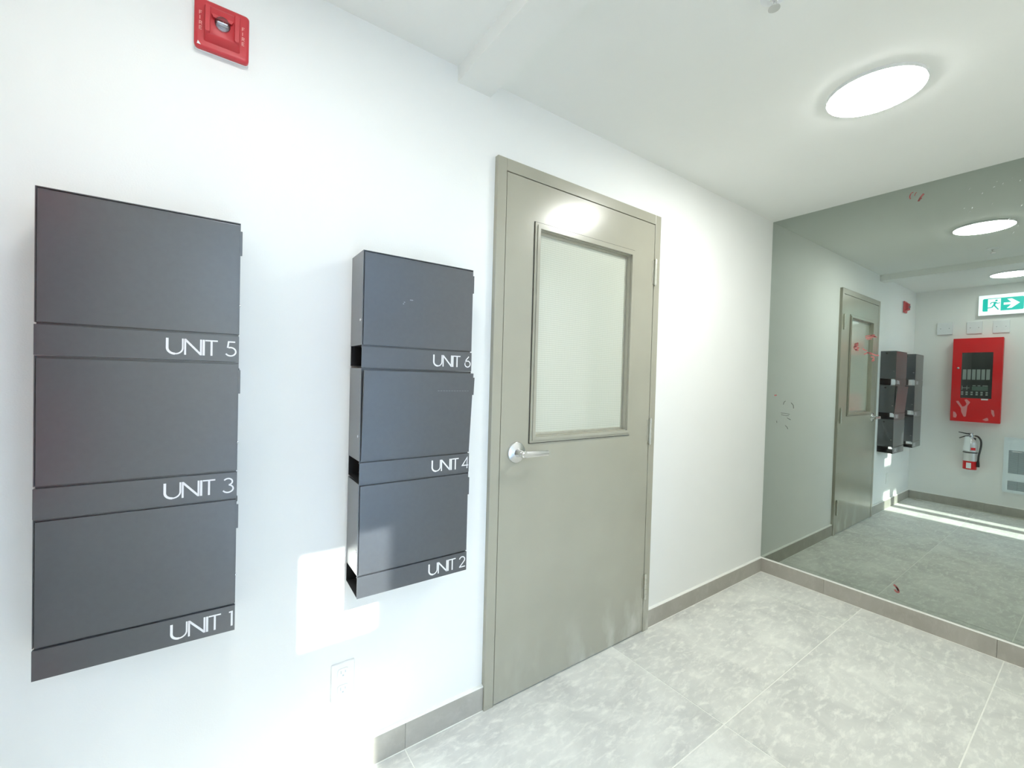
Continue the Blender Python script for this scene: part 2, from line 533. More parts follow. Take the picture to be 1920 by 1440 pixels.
for pts, w in [
    ([(-.690, 2.313), (-.686, 2.297), (-.690, 2.285)], .005), ([(-.690, 2.314), (-.700, 2.319)], .004),
    ([(-.705, 2.296), (-.709, 2.308), (-.714, 2.313)], .003),
    ([(-.722, 2.262), (-.730, 2.280), (-.742, 2.296)], .008), ([(-.724, 2.270), (-.735, 2.275)], .006),
    ([(-.690, .190), (-.705, .178), (-.712, .158), (-.703, .155), (-.695, .165)], .009),
    ([(-.700, .182), (-.712, .165)], .008),
    ([(-.520, 1.556), (-.545, 1.560), (-.563, 1.562)], .006), ([(-.522, 1.545), (-.542, 1.549), (-.566, 1.553)], .007),
    ([(-.528, 1.538), (-.550, 1.540)], .004), ([(-.545, 1.562), (-.572, 1.548)], .006),
    ([(-.470, 1.512), (-.488, 1.520), (-.475, 1.500), (-.490, 1.508)], .007), ([(-.468, 1.498), (-.492, 1.492), (-.476, 1.480), (-.492, 1.478)], .007),
    ([(-.478, 1.520), (-.470, 1.492), (-.484, 1.478)], .006),
    ([(-.510, 1.487), (-.520, 1.478), (-.530, 1.474)], .006),
    ([(-.518, 1.454), (-.540, 1.462), (-.560, 1.452), (-.575, 1.445)], .007), ([(-.530, 1.466), (-.552, 1.452)], .006),
    ([(-.550, 1.440), (-.563, 1.432), (-.556, 1.414), (-.566, 1.420)], .007), ([(-.578, 1.450), (-.583, 1.442)], .007),
    ([(-.048, 1.192), (-.062, 1.195)], .008)]:
    scrib('marker_scribble', M['marker'], pts, w, RL)
for pts, w in [
    ([(-.105, 1.135), (-.108, 1.150), (-.118, 1.160)], .0022), ([(-.150, 1.150), (-.163, 1.135), (-.166, 1.115)], .003),
    ([(-.092, 1.080), (-.120, 1.078), (-.146, 1.074)], .0022), ([(-.095, 1.068), (-.125, 1.064), (-.140, 1.066)], .0022),
    ([(-.130, 1.050), (-.152, 1.040)], .0025), ([(-.120, 1.000), (-.132, .990), (-.136, .978)], .003), ([(-.068, 1.025), (-.070, 1.012)], .002)]:
    scrib('finger_smudge', M['smudge'], pts, w, 'faint grey finger smudge')
rs = random.Random(3)
for k in range(16):
    y = -.86 - rs.random() * .22 if k < 20 else -.6 - rs.random() * .3
    z = 2.0 + rs.random() * .27
    w = rs.choice([.0015, .002, .003])
    scrib('plaster_speck', M['speck'], [(y, z), (y - w * rs.random() * 2 - .001, z + .002 + rs.random() * .006)], w)

# ------------------------------------------------------------------ stair door
door = setting('door_1', (0, 0, 0))
FW = .044; yf = -.020
bm = B()
box(bm, DX0, -.003, yf, .11, 0, DZ, .0015)
box(bm, .892, DX1, yf, .11, 0, DZ, .0015)
box(bm, -.003, .892, yf, .11, 2.044, DZ, .0015)
box(bm, -.003, .006, .030, .11, 0, 2.044); box(bm, .883, .892, .030, .11, 0, 2.044); box(bm, .006, .883, .030, .11, 2.035, 2.044)
fr = obj('door_frame', bm, M['door'], door)
wx0, wx1, wz0, wz1 = .158, .712, 1.034, 1.858
LX0, LX1, LZ0, LZ1 = 0.0, .889, .007, 2.0405
bm = B()
yl0, yl1 = -.0185, .0265
box(bm, LX0, wx0, yl0, yl1, LZ0, LZ1); box(bm, wx1, LX1, yl0, yl1, LZ0, LZ1)
box(bm, wx0, wx1, yl0, yl1, LZ0, wz0); box(bm, wx0, wx1, yl0, yl1, wz1, LZ1)
bmesh.ops.remove_doubles(bm, verts=bm.verts[:], dist=1e-5)
leaf = obj('door_leaf', bm, M['door'], door)
bm = B()   # dark sheet painted in for the shade behind the leaf edges
box(bm, -.003, .892, .0268, .030, .004, 2.044)
obj('gap_shade_sheet', bm, M['gap'], door)['label'] = 'dark gap line around the leaf'
# raised glazing bead, mitred, two steps
def frame_ring(bm, x0, x1, z0, z1, w, y0, y1):
    out = [(x0, z0), (x1, z0), (x1, z1), (x0, z1)]
    inn = [(x0 + w, z0 + w), (x1 - w, z0 + w), (x1 - w, z1 - w), (x0 + w, z1 - w)]
    for i in range(4):
        j = (i + 1) % 4
        vs = []
        for y in (y0, y1):
            for p in (out[i], out[j], inn[j], inn[i]):
                vs.append(bm.verts.new((p[0], y, p[1])))
        for q in ((0, 1, 2, 3), (7, 6, 5, 4), (0, 4, 5, 1), (1, 5, 6, 2), (2, 6, 7, 3), (3, 7, 4, 0)):
            bm.faces.new([vs[k] for k in q])
bm = B()
frame_ring(bm, .137, .739, 1.008, 1.883, .015, -.0245, -.0187)
frame_ring(bm, .147, .729, 1.018, 1.873, .013, -.0290, -.0187)
bd = obj('glazing_bead', bm, M['door'], door)
bm = B(); frame_ring(bm, .1335, .7425, 1.0045, 1.8865, .0042, -.0194, -.0186)
obj('bead_shadow_line', bm, M['gap'], door)  # dark strip laid on the leaf as a painted shadow line round the bead
bm = B(); box(bm, wx0, wx1, .004, .0085, wz0, wz1)
obj('wired_glass_pane', bm, M['wire'], door)
bm = B(); frame_ring(bm, wx0 + .0005, wx1 - .0005, wz0 + .0005, wz1 - .0005, .010, .0005, .0038)
obj('glazing_tape', bm, M['steel'], door)
for zc in (1.806, 1.016, .234):
    bm = B()
    for a, b_ in ((-.062, -.038), (-.036, -.013), (-.011, .013), (.015, .038), (.040, .062)):
        lathe(bm, [(.0065, a), (.0065, b_)], (.8935, -.0265, zc), 'z', 14)
    lathe(bm, [(.0045, -.066), (.0045, .066)], (.8935, -.0265, zc), 'z', 12)
    box(bm, .877, .891, -.0205, -.0187, zc - .058, zc + .058)
    box(bm, .893, .903, -.0225, -.0203, zc - .058, zc + .058)
    obj('hinge', bm, M['steel'], door, smooth=True)
hd = bpy.data.objects.new('door_handle', None); COL.objects.link(hd); hd.parent = door; hd.location = (.073, yl0, .976)
bm = B()
lathe(bm, [(.0420, 0), (.0420, -.004), (.0395, -.009), (.031, -.012), (.0165, -.016), (.0130, -.030), (.0120, -.050)], (0, 0, 0), 'y', 36)
obj('rose', bm, M['chrome'], hd, smooth=True)
bm = B()
P = curve_pts([(-.004, -.056, 0), (.020, -.060, 0), (.060, -.060, -.001), (.118, -.056, -.003)], 6)
secs = []
for i, p in enumerate(P):
    t = i / (len(P) - 1)
    hw, hh = .0065, .0125 - .0025 * t
    secs.append([bm.verts.new((p.x, p.y + dy * hw, p.z + dz * hh)) for dy, dz in ((-.6, -1), (.6, -1), (1, -.5), (1, .5), (.6, 1), (-.6, 1), (-1, .5), (-1, -.5))])
for a, b_ in zip(secs, secs[1:]):
    for k in range(8):
        bm.faces.new([a[k], a[(k + 1) % 8], b_[(k + 1) % 8], b_[k]])
bm.faces.new(secs[0][::-1]); bm.faces.new(secs[-1])
lathe(bm, [(.0125, -.045), (.0135, -.052), (.0135, -.062), (.010, -.066)], (0, 0, 0), 'y', 24)
obj('lever', bm, M['chrome'], hd, smooth=True)

# ------------------------------------------------------------------ lettering: single-stroke geometric capitals
def arc(cx, cz, rx, rz, a0, a1, n=14):
    return [(cx + rx * math.cos(math.radians(a0 + (a1 - a0) * i / n)), cz + rz * math.sin(math.radians(a0 + (a1 - a0) * i / n))) for i in range(n + 1)]
# glyph: (advance to right edge, list of (stroke points, width)) in cap-height units
GL = {
 'U': (.86, [([(.05, 1)] + [(.05, .42)] + arc(.43, .40, .38, .36, 180, 270, 8), .13), (arc(.43, .40, .38, .36, 270, 360, 8) + [(.81, 1)], .085)]),
 'N': (.88, [([(.04, 0), (.04, 1)], .10), ([(.04, .96), (.84, .04)], .12), ([(.84, 0), (.84, 1)], .10)]),
 'I': (.10, [([(.05, 0), (.05, 1)], .12)]),
 'T': (.66, [([(0, .955), (.66, .955)], .09), ([(.33, 0), (.33, .95)], .11)]),
 '1': (.24, [([(.18, 0), (.18, 1)], .11), ([(.02, .93), (.18, .955)], .09)]),
 '2': (.62, [(arc(.30, .70, .27, .26, 165, -25, 12) + [(.40, .42), (.04, .045)], .09), ([(.02, .045), (.62, .045)], .09)]),
 '3': (.60, [(arc(.27, .745, .24, .215, 150, -80, 12), .09), (arc(.27, .285, .29, .245, 80, -155, 14), .09)]),
 '4': (.66, [([(.52, 0), (.52, .98), (.03, .28), (.64, .28)], .09)]),
 '5': (.60, [([(.52, .955), (.16, .955), (.11, .56)], .09), (arc(.27, .315, .29, .275, 112, -150, 16), .09)]),
 '6': (.64, [(arc(.32, .31, .27, .27, 0, 360, 24), .09), ([(.075, .40), (.17, .68), (.44, .98)], .09)]),
}
def ribbon(bm, pts, w, x0, z0, s, y0, y1):
    P = [Vector((x0 + p[0] * s, z0 + p[1] * s)) for p in pts]
    closed = (P[0] - P[-1]).length < 1e-5
    if closed: P = P[:-1]
    n = len(P); L_, R_ = [], []
    for i in range(n):
        if closed: a, b_ = P[i - 1], P[(i + 1) % n]
        else: a, b_ = P[max(i - 1, 0)], P[min(i + 1, n - 1)]
        d1 = (P[i] - a).normalized() if (P[i] - a).length > 1e-9 else (b_ - P[i]).normalized()
        d2 = (b_ - P[i]).normalized() if (b_ - P[i]).length > 1e-9 else d1
        t = (d1 + d2).normalized()
        nn = Vector((-t.y, t.x))
        k = min(2.2, 1 / max(.3, nn.dot(Vector((-d1.y, d1.x)))))
        L_.append(P[i] + nn * w * s / 2 * k); R_.append(P[i] - nn * w * s / 2 * k)
    V = [[bm.verts.new((q.x, y, q.y)) for q in row] for y in (y0, y1) for row in (L_, R_)]
    rng = range(n) if closed else range(n - 1)
    for i in rng:
        j = (i + 1) % n
        bm.faces.new([V[0][i], V[0][j], V[1][j], V[1][i]])
        bm.faces.new([V[2][i], V[3][i], V[3][j], V[2][j]])
        bm.faces.new([V[0][i], V[2][i], V[2][j], V[0][j]])
        bm.faces.new([V[1][i], V[1][j], V[3][j], V[3][i]])
def text(bm, s, x, z, size, y0, y1, gaps, flip=1, sxx=1.):
    """gaps: spacing after each glyph (cap-height units)"""
    for ch, gp in zip(s, gaps):
        if ch == ' ':
            x += gp * size; continue
        adv, strokes = GL[ch]
        for pts, w in strokes:
            ribbon(bm, pts, w, x, z, size, y0, y1)
        x += (adv + gp) * size
    return x
def text_width(s, gaps, size):
    return sum(((0 if c == ' ' else GL[c][0]) + g_) * size for c, g_ in zip(s, gaps))

# ------------------------------------------------------------------ mailboxes
def mailbox(num, x0, top, bot, W, label, group, ajar=0., rz=0.):
    """one wall mailbox: closed box above, open newspaper slot with the unit strip below; origin at its lower back corner"""
    D = .120
    hgt = top - bot
    zb = .066                      # underside of the closed box, above the bottom of the strip
    t = thing('mailbox', label, 'mailbox', (x0, 0, bot), group, rz)
    T = .0018
    bm = B()
    box(bm, T, W - T, -.1135, 0, zb, hgt - T)                # closed core
    box(bm, T, W - T, -(D - .0015), 0, hgt - T, hgt)         # top sheet
    box(bm, 0, T, -(D - .002), 0, zb, hgt); box(bm, W - T, W, -(D - .002), 0, zb, hgt)
    box(bm, T, W - T, -.1125, -.1105, zb - .0085, zb + .001)   # lip added behind the strip to keep the gap dark
    obj('body', bm, M['charcoal'], t)
    # front door
    bm = B()
    th = .006
    vs = box(bm, .0035, W - .0015, -th, 0, 0, hgt - zb - .0045 - T, .0006)
    box(bm, W - .004, W + .0038, -th + .0005, .004, hgt - zb - .0775, hgt - zb - .020, .0008)
    d = obj('door', bm, M['charcoal'], t, loc=(0, -.1142, zb + .0008))
    d.rotation_euler = (ajar, 0, 0)
    for a_, b_2, c_ in {'4': [(.232 + k * .0095, .232 + k * .0095 + .006, .2045) for k in range(12)],
                       '6': [(.140, .150, .142), (.118, .122, .128), (.121, .125, .133)]}.get(num, []):
        bm = B(); box(bm, a_, b_2, -th - .0004, -th + .0002, c_, c_ + (.0012 if num == '4' else .003))
        obj('scratch_mark', bm, M['scratch'], d)
    if ajar: d['label'] = 'door leaning slightly open at its top edge'
    # slot: back sheet, bottom sheet, front strip
    bm = B()
    box(bm, .001, W - .001, -.003, 0, .006, zb)
    prism(bm, [(-D, .0005), (-.004, .006), (-.002, .0075), (-D + .002, .0024)], 'x', .001, W - .001)
    obj('newspaper_slot', bm, M['charcoal_in'], t)
    bm = B(); box(bm, 0, W, -D - .0006, -D + .0016, 0, zb - .0042, .0006)
    box(bm, 0, W, -D + .0012, -D + .008, zb - .0060, zb - .0042)
    pl = obj('unit_strip', bm, M['charcoal'], t)
    s = 'UNIT ' + num
    size = .0368
    gaps = [.03, .05, .03, 0, .34 if num in '4' else (.42 if num != '2' else .36), 0]
    tw = text_width(s, gaps, size)
    off = {'5': .005, '3': .006, '1': .004, '6': .003, '4': .002, '2': .005}[num]
    bm = B(); text(bm, s, W - off - tw, .0125, size, -D - .0009, -D - .0005, gaps)
    obj('lettering', bm, M['letter'], pl)['label'] = 'white lettering UNIT ' + num
    for x, sg in ((0, -1), (W, 1)):
        bm = B(); lathe(bm, [(.0042, 0), (.0042, sg * .0012), (.003, sg * .0022)], (x, -.104, hgt - .198), 'x', 14)
        obj('side_screw', bm, M['chrome'], t, smooth=True)
    bm = B(); lathe(bm, [(.008, 0), (.008, .002), (.006, .003)], (W, -.046, hgt - .022), 'x', 18)
    obj('side_cap', bm, M['gap'], t, smooth=True)
    return t
GA, GB = 'three mailboxes in the left column', 'three mailboxes in the right column beside the door'
A0, AW, B0, BW = -1.189, .3445, -.552, .359
RZA = -math.radians(1.3)
mailbox('5', A0, 1.6245, 1.2885, AW, 'charcoal steel mailbox marked UNIT 5, topmost in the left column', GA, rz=RZA)
mailbox('3', A0, 1.2880, .9575, AW, 'charcoal steel mailbox marked UNIT 3, middle of the left column', GA, rz=RZA)
mailbox('1', A0, .9570, .6285, AW, 'charcoal steel mailbox marked UNIT 1, lowest in the left column', GA, rz=RZA)
mailbox('6', B0, 1.6205, 1.2845, BW, 'charcoal steel mailbox marked UNIT 6, topmost of the column next to the door', GB)
mailbox('4', B0, 1.2840, .9490, BW, 'charcoal steel mailbox marked UNIT 4 with its door leaning slightly open', GB, ajar=math.radians(4.2))
mailbox('2', B0, .9485, .6175, BW, 'charcoal steel mailbox marked UNIT 2, lowest of the column next to the door', GB)

# ------------------------------------------------------------------ fire strobe
st = thing('fire_alarm_strobe', 'red square fire alarm strobe with clear lens high on the white wall', 'fire alarm', (-.889, 0, 2.134))
bm = B(); box(bm, -.058, .058, -.010, 0, -.060, .060, .002)
obj('back_plate', bm, M['white'], st)
def rrect(cx, cz, hx, hz, r, n=5):
    out = []
    for sx, sz, a in ((1, 1, 0), (-1, 1, 90), (-1, -1, 180), (1, -1, 270)):
        for k in range(n + 1):
            t = math.radians(a + 90 * k / n)
            out.append((cx + sx * (hx - r) + r * math.cos(t), cz + sz * (hz - r) + r * math.sin(t)))
    return out
def loft(bm, loops):
    R_ = [[bm.verts.new((p[0], y, p[1])) for p in lp] for lp, y in loops]
    for a, b_ in zip(R_, R_[1:]):
        n = len(a)
        for i in range(n): bm.faces.new([a[i], a[(i + 1) % n], b_[(i + 1) % n], b_[i]])
    bm.faces.new(R_[0][::-1]); bm.faces.new(R_[-1])
bm = B()
loft(bm, [(rrect(0, 0, .058, .061, .009), -.009), (rrect(0, 0, .058, .061, .009), -.018), (rrect(0, 0, .055, .058, .008), -.021),
          (rrect(0, 0, .051, .054, .006), -.022)])
obj('cover', bm, M['red_plastic'], st, smooth=True)
bm = B()
loft(bm, [(rrect(0, .002, .038, .046, .004), -.021), (rrect(0, .000, .0345, .034, .004), -.040), (rrect(0, .000, .033, .032, .004), -.0415)])
obj('raised_housing', bm, M['red_plastic'], st, smooth=True)
for sx in (-.0305, .0305):
    bm = B(); loft(bm, [(rrect(sx, .002, .0055, .036, .003), -.038), (rrect(sx, .002, .0045, .033, .003), -.047)])
    obj('side_rib', bm, M['red_plastic'], st, smooth=True)
bm = B()
prism(bm, [(-.023, .014), (.023, .014), (.019, .006), (-.019, .006)], 'y', -.049, -.041)
obj('lens_hood', bm, M['red_plastic'], st)
bm = B()
lathe(bm, [(.017, -.0005), (.016, -.003), (.009, -.0012), (.003, -.0008)], (0, -.041, -.001), 'y', 24)
obj('reflector', bm, M['chrome'], st, smooth=True)
bm = B(); tube(bm, [(-.010, -.049, -.001), (.010, -.049, -.001)], .0022, 10); lathe(bm, [(.0015, 0), (.0015, -.008)], (-.009, -.041, -.001), 'y', 8)
obj('flash_tube', bm, M['strobe'], st, smooth=True)
bm = B()
lathe(bm, [(.0165, 0), (.0162, -.006), (.0135, -.012), (.008, -.016), (.001, -.0175)], (0, -.041, -.001), 'y', 24)
obj('strobe_lens', bm, M['lens'], st, smooth=True)['label'] = 'clear strobe lens'
GF = {'F': [([(0, 0), (0, 1)], .18), ([(0, .93), (.55, .93)], .16), ([(0, .5), (.45, .5)], .16)],
      'I': [([(.1, 0), (.1, 1)], .18)],
      'R': [([(0, 0), (0, 1)], .18), (arc(.25, .72, .27, .22, 100, -100, 8), .16), ([(0, .94), (.25, .94)], .16), ([(0, .5), (.25, .5)], .16), ([(.25, .5), (.55, 0)], .16)],
      'E': [([(0, 0), (0, 1)], .18), ([(0, .93), (.55, .93)], .16), ([(0, .5), (.5, .5)], .16), ([(0, .07), (.55, .07)], .16)]}
for sx in (-.0475, .0425):
    bm = B()
    for k, ch in enumerate('FIRE'):
        for pts, w in GF[ch]:
            ribbon(bm, pts, w, sx, .018 - k * .0125, .009, -.0224, -.0219)
    obj('lettering', bm, M['pink'], st)['label'] = 'pale FIRE lettering'
bm = B(); prism(bm, [(-.052, -.056), (-.044, -.056), (-.050, -.048)], 'y', -.0226, -.0219)
obj('corner_mark', bm, M['white'], st)

# ------------------------------------------------------------------ duplex outlet low on the wall
ou = thing('wall_outlet', 'white duplex power outlet low on the wall under the mailboxes', 'outlet', (-.556, 0, .312))
bm = B(); loft(bm, [(rrect(0, 0, .035, .0575, .004), 0), (rrect(0, 0, .035, .0575, .004), -.003), (rrect(0, 0, .033, .0555, .004), -.0055)])
obj('cover_plate', bm, M['wall'], ou)
for dz in (.026, -.026):
    bm = B(); loft(bm, [(rrect(0, dz, .0165, .0145, .008), -.005), (rrect(0, dz, .0165, .0145, .008), -.0075)])
    sk = obj('socket', bm, M['wall'], ou)
    bm = B()
    box(bm, -.0075, -.0058, -.0079, -.0070, dz - .001, dz + .008); box(bm, .0058, .0075, -.0079, -.0070, dz, dz + .007)
    lathe(bm, [(.0024, -.0079), (.0024, -.0070)], (0, 0, dz - .0075), 'y', 10)
    obj('slot', bm, M['heater_slot'], sk)

# ------------------------------------------------------------------ ceiling lamps and sprinkler
def lamp(x, y, r, label, mt):
    t = thing('ceiling_lamp', label, 'ceiling light', (x, y, H), 'round flush ceiling lamps')
    bm = B(); lathe(bm, [(r + .001, 0), (r + .001, -.0125), (r - .003, -.0125)], (0, 0, 0), 'z', 64)
    obj('rim', bm, M['white'], t, smooth=True)
    bm = B()
    lathe(bm, [(r, -.0122), (r - .004, -.0145), (r * .93, -.0165), (r * .7, -.0190), (r * .35, -.0205), (.001, -.0207)], (0, 0, 0), 'z', 64)
    obj('diffuser', bm, mt, t, smooth=True)
    return t
lamp(1.065, -.820, .142, 'round glowing flush ceiling lamp near the mirror, right of the beam', M['lamp_a'])
lamp(-.80, -.775, .142, 'round glowing ceiling lamp above the mailboxes, seen only in the mirror', M['lamp_b'])
sp_ = thing('fire_sprinkler', 'small white and chrome sprinkler head on the ceiling at the top edge', 'sprinkler', (.365, -.782, H))
bm = B(); lathe(bm, [(.036, 0), (.035, -.004), (.024, -.011), (.016, -.014)], (0, 0, 0), 'z', 32)
obj('escutcheon', bm, M['white'], sp_, smooth=True)
bm = B()
lathe(bm, [(.010, -.006), (.010, -.014), (.007, -.016), (.007, -.020)], (0, 0, 0), 'z', 18)
tube(bm, curve_pts([(.009, 0, -.018), (.013, 0, -.024), (.010, 0, -.032), (.003, 0, -.036)], 5), .002, 8)
tube(bm, curve_pts([(-.009, 0, -.018), (-.013, 0, -.024), (-.010, 0, -.032), (-.003, 0, -.036)], 5), .002, 8)
lathe(bm, [(.003, -.020), (.0025, -.034)], (0, 0, 0), 'z', 10)
lathe(bm, [(.015, -.036), (.015, -.038)], (0, 0, 0), 'z', 24)
obj('sprinkler_head', bm, M['chrome'], sp_, smooth=True)

# ------------------------------------------------------------------ things on the left wall (seen in the mirror)
# here y runs from the corner (0) towards the front wall (negative); faces look to +x
def yprism(bm, pts, x0, x1):
    prism(bm, [(-p[0], p[1]) for p in pts], 'x', x0, x1)      # pts as (distance from corner, z)
# three blank plates
for k, (s0, s1, z0, z1) in enumerate(((.191, .312, 1.857, 1.989), (.416, .528, 1.855, 1.981), (.602, .717, 1.853, 1.981))):
    lab = ['white blank wall plate nearest the corner, left of the other two in the mirror',
           'middle of the three white wall plates above the red panel in the mirror',
           'white wall plate under the exit sign, third from the corner'][k]
    t = thing('wall_plate', lab, 'wall plate', (XB, -(s0 + s1) / 2, (z0 + z1) / 2), 'three white wall plates above the red panel')
    hy, hz = (s1 - s0) / 2, (z1 - z0) / 2
    bm = B(); box(bm, 0, .012 if k else .022, -hy, hy, -hz, hz, .002)
    obj('plate', bm, M['white'], t)
    for sg in (-1, 1):
        bm = B(); lathe(bm, [(.003, .0115 if k else .0215), (.003, .0135 if k else .0235)], (0, sg * hy * .55, 0), 'x', 10)
        obj('plate_screw', bm, M['chrome'], t)

# exit sign
S0, S1, EZ0, EZ1, ED = .500, .835, 2.034, 2.240, .055
ex = thing('exit_sign', 'green and white running man exit sign with arrow, high on the far wall', 'exit sign', (XB, -(S0 + S1) / 2, EZ0))
SM = (S0 + S1) / 2
bm = B(); box(bm, 0, ED - .006, -(S1 - S0) / 2 + .004, (S1 - S0) / 2 - .004, .003, EZ1 - EZ0 - .003, .003)
obj('housing', bm, M['white'], ex)
bm = B(); box(bm, ED - .006, ED, -(S1 - S0) / 2, (S1 - S0) / 2, 0, EZ1 - EZ0, .003)
fc = obj('face_panel', bm, M['sign_white'], ex)
def sign(name, polys, mt, x0, x1, parent):
    """polys in face coordinates: a from 0 (left as seen in the mirror) to 264, b from 0 (top) to 128, millimetres"""
    bm = B()
    for pl in polys:
        yprism(bm, [(.0275 + a / 1000 - (S1 - S0) / 2, (EZ1 - EZ0) - .033 - b / 1000 - .003) for a, b in pl], x0, x1)
    return obj(name, bm, mt, parent)
e0 = ED + .0002
sign('green_field', [[(10, 0), (38, 0), (38, 130), (10, 130), (2, 124), (2, 8)], [(126, 0), (270, 0), (278, 8), (278, 122), (270, 130), (126, 130)],
                     [(38, 0), (126, 0), (126, 6), (38, 6)]], M['sign_green'], ED, e0 + .0006, fc)
def bar(p, q, w):
    dx, dy = q[0] - p[0], q[1] - p[1]; l = math.hypot(dx, dy); nx, ny = -dy / l * w / 2, dx / l * w / 2
    return [(p[0] + nx, p[1] + ny), (q[0] + nx, q[1] + ny), (q[0] - nx, q[1] - ny), (p[0] - nx, p[1] - ny)]
man = [arc(96, 24, 9, 9, 0, 345, 14), [(74, 38), (90, 36), (98, 44), (86, 78), (72, 76), (78, 50)],
       bar((92, 42), (104, 56), 8), bar((103, 54), (122, 50), 7), bar((80, 41), (62, 42), 8), bar((62, 41), (54, 58), 7),
       bar((84, 74), (96, 94), 11), bar((95, 92), (112, 118), 10), bar((76, 74), (66, 92), 11), bar((66, 92), (36, 96), 9)]
sign('running_man', man, M['sign_green'], ED, e0 + .0008, fc)
sign('arrow', [[(146, 52), (196, 52), (168, 16), (200, 16), (252, 62), (200, 110), (168, 110), (196, 74), (146, 74)]], M['sign_white'], e0, e0 + .0014, fc)

# fire alarm control panel
PY0, PY1, PZ0, PZ1, PD = .333, .690, .926, 1.802, .09
fp = thing('fire_alarm_cabinet', 'tall red fire alarm control panel with dark window on the far wall', 'alarm panel', (XB, -(PY0 + PY1) / 2, PZ0))
PM = (PY0 + PY1) / 2; ph = PZ1 - PZ0; pw = PY1 - PY0
def pyz(u, v):
    """panel face map from the photo's own spacing to (local y, local z)"""
    return (-(.402 + (u - 310) / 440 * .222 - PM), 1.652 - (v - 295) / 615 * .478 - PZ0)
bm = B(); box(bm, 0, PD - .016, -pw / 2 + .004, pw / 2 - .004, .004, ph - .004)
obj('cabinet', bm, M['red'], fp)
y0w, z0w = pyz(310, 910); y1w, z1w = pyz(750, 295)
bm = B()
def pbox(bm, ya, yb, za, zb_, x0=PD - .015, x1=PD): box(bm, x0, x1, ya, yb, za, zb_)
pbox(bm, -pw / 2, y1w, 0, ph); pbox(bm, y0w, pw / 2, 0, ph); pbox(bm, y1w, y0w, 0, z0w); pbox(bm, y1w, y0w, z1w, ph)
bmesh.ops.remove_doubles(bm, verts=bm.verts[:], dist=1e-5)
dr = obj('door', bm, M['red'], fp)
bm = B(); box(bm, PD - .0155, PD - .013, y1w, y0w, z0w, z1w)
ins = obj('control_board', bm, M['panel_black'], fp)
xi = PD - .013
for k in range(6):
    a = 330 + k * 66.5
    bm = B(); ya, za = pyz(a, 660); yb, zb_ = pyz(a + 50, 522); box(bm, xi, xi + .001, yb, ya, za, zb_)
    obj('zone_card', bm, M['white'], ins)
bm = B(); ya, za = pyz(470, 808); yb, zb_ = pyz(695, 752); box(bm, xi, xi + .001, yb, ya, za, zb_)
obj('display', bm, M['lcd'], ins)
bm = B()
for a, w in ((478, 44), (548, 40), (618, 74)):
    ya, za = pyz(a, 746); yb, zb_ = pyz(a + w, 736); box(bm, xi, xi + .001, yb, ya, za, zb_)
ya, za = pyz(330, 775); yb, zb_ = pyz(436, 768); box(bm, xi, xi + .001, yb, ya, za, zb_)
ya, za = pyz(394, 800); yb, zb_ = pyz(402, 744); box(bm, xi, xi + .001, yb, ya, za, zb_)
ya, za = pyz(324, 800); yb, zb_ = pyz(332, 744); box(bm, xi, xi + .001, yb, ya, za, zb_)
obj('printed_legend', bm, M['white'], ins)['kind'] = 'stuff'
for a in (333, 398, 470, 542, 610, 680):
    bm = B()
    for v in (830, 858):
        ya, za = pyz(a - 16, v + 11); yb, zb_ = pyz(a + 16, v - 9); box(bm, xi, xi + .002, yb, ya, za, zb_, .0008)
    obj('push_button', bm, M['white'], ins)
bm = B(); ya, za = pyz(610, 930); yb, zb_ = pyz(705, 912); box(bm, PD, PD + .0008, yb, ya, za, zb_)
obj('maker_label', bm, M['white'], fp)
bm = B(); box(bm, PD - .006, PD - .004, y1w, y0w, z0w, z1w)
obj('window_pane', bm, M['pane'], fp)
yk, zk = pyz(262, 505)
bm = B(); lathe(bm, [(.010, PD), (.010, PD + .004), (.006, PD + .006)], (0, yk, zk), 'x', 18)
obj('key_lock', bm, M['chrome'], fp, smooth=True)
for pl in ([(250, 960), (285, 950), (350, 1030), (385, 1020), (410, 990), (375, 935), (405, 925), (460, 965), (420, 1020), (415, 1080), (405, 1160), (375, 1165), (335, 1100), (330, 1050)],
           [(215, 1100), (250, 1110), (275, 1150), (260, 1185), (220, 1180)], [(755, 1050), (790, 1060), (805, 1130), (790, 1145), (760, 1100)],
           [(640, 1190), (700, 1160), (715, 1165), (725, 1195), (690, 1205)]):
    bm = B(); prism(bm, [pyz(a, b_) for a, b_ in pl], 'x', PD, PD + .0005)
    obj('film_scrap', bm, M['film'], fp)['label'] = 'pinkish scrap of protective film'

# fire extinguisher
EX0, EXs = .072, .492
fx = thing('fire_extinguisher', 'pale fire extinguisher with red band and black hose below the red panel', 'fire extinguisher', (XB + EX0, -EXs, .425))
R0 = .051
bm = B()
lathe(bm, [(.044, 0), (R0, .008), (R0, .25), (R0 * .93, .285), (R0 * .7, .312), (.020, .326), (.016, .345)], (0, 0, 0), 'z', 36)
obj('cylinder', bm, M['ext_white'], fx, smooth=True)
bm = B(); lathe(bm, [(R0 + .0006, .006), (R0 + .0006, .092)], (0, 0, 0), 'z', 36, close=False)
obj('red_band', bm, M['red'], fx, smooth=True)['label'] = 'red band round the base'
bm = B()
n = 8
def shell_patch(bm, a0, a1, z0, z1, rr):
    A = []
    for z in (z0, z1):
        A.append([bm.verts.new((rr * math.cos(math.radians(a0 + (a1 - a0) * i / n)), rr * math.sin(math.radians(a0 + (a1 - a0) * i / n)), z)) for i in range(n + 1)])
    for i in range(n): bm.faces.new([A[0][i], A[0][i + 1], A[1][i + 1], A[1][i]])
shell_patch(bm, -18, 22, .018, .076, R0 + .0014)
obj('band_label', bm, M['tag'], fx)
bm = B(); shell_patch(bm, -52, -10, .208, .236, R0 + .0012)
obj('red_sticker', bm, M['red'], fx)
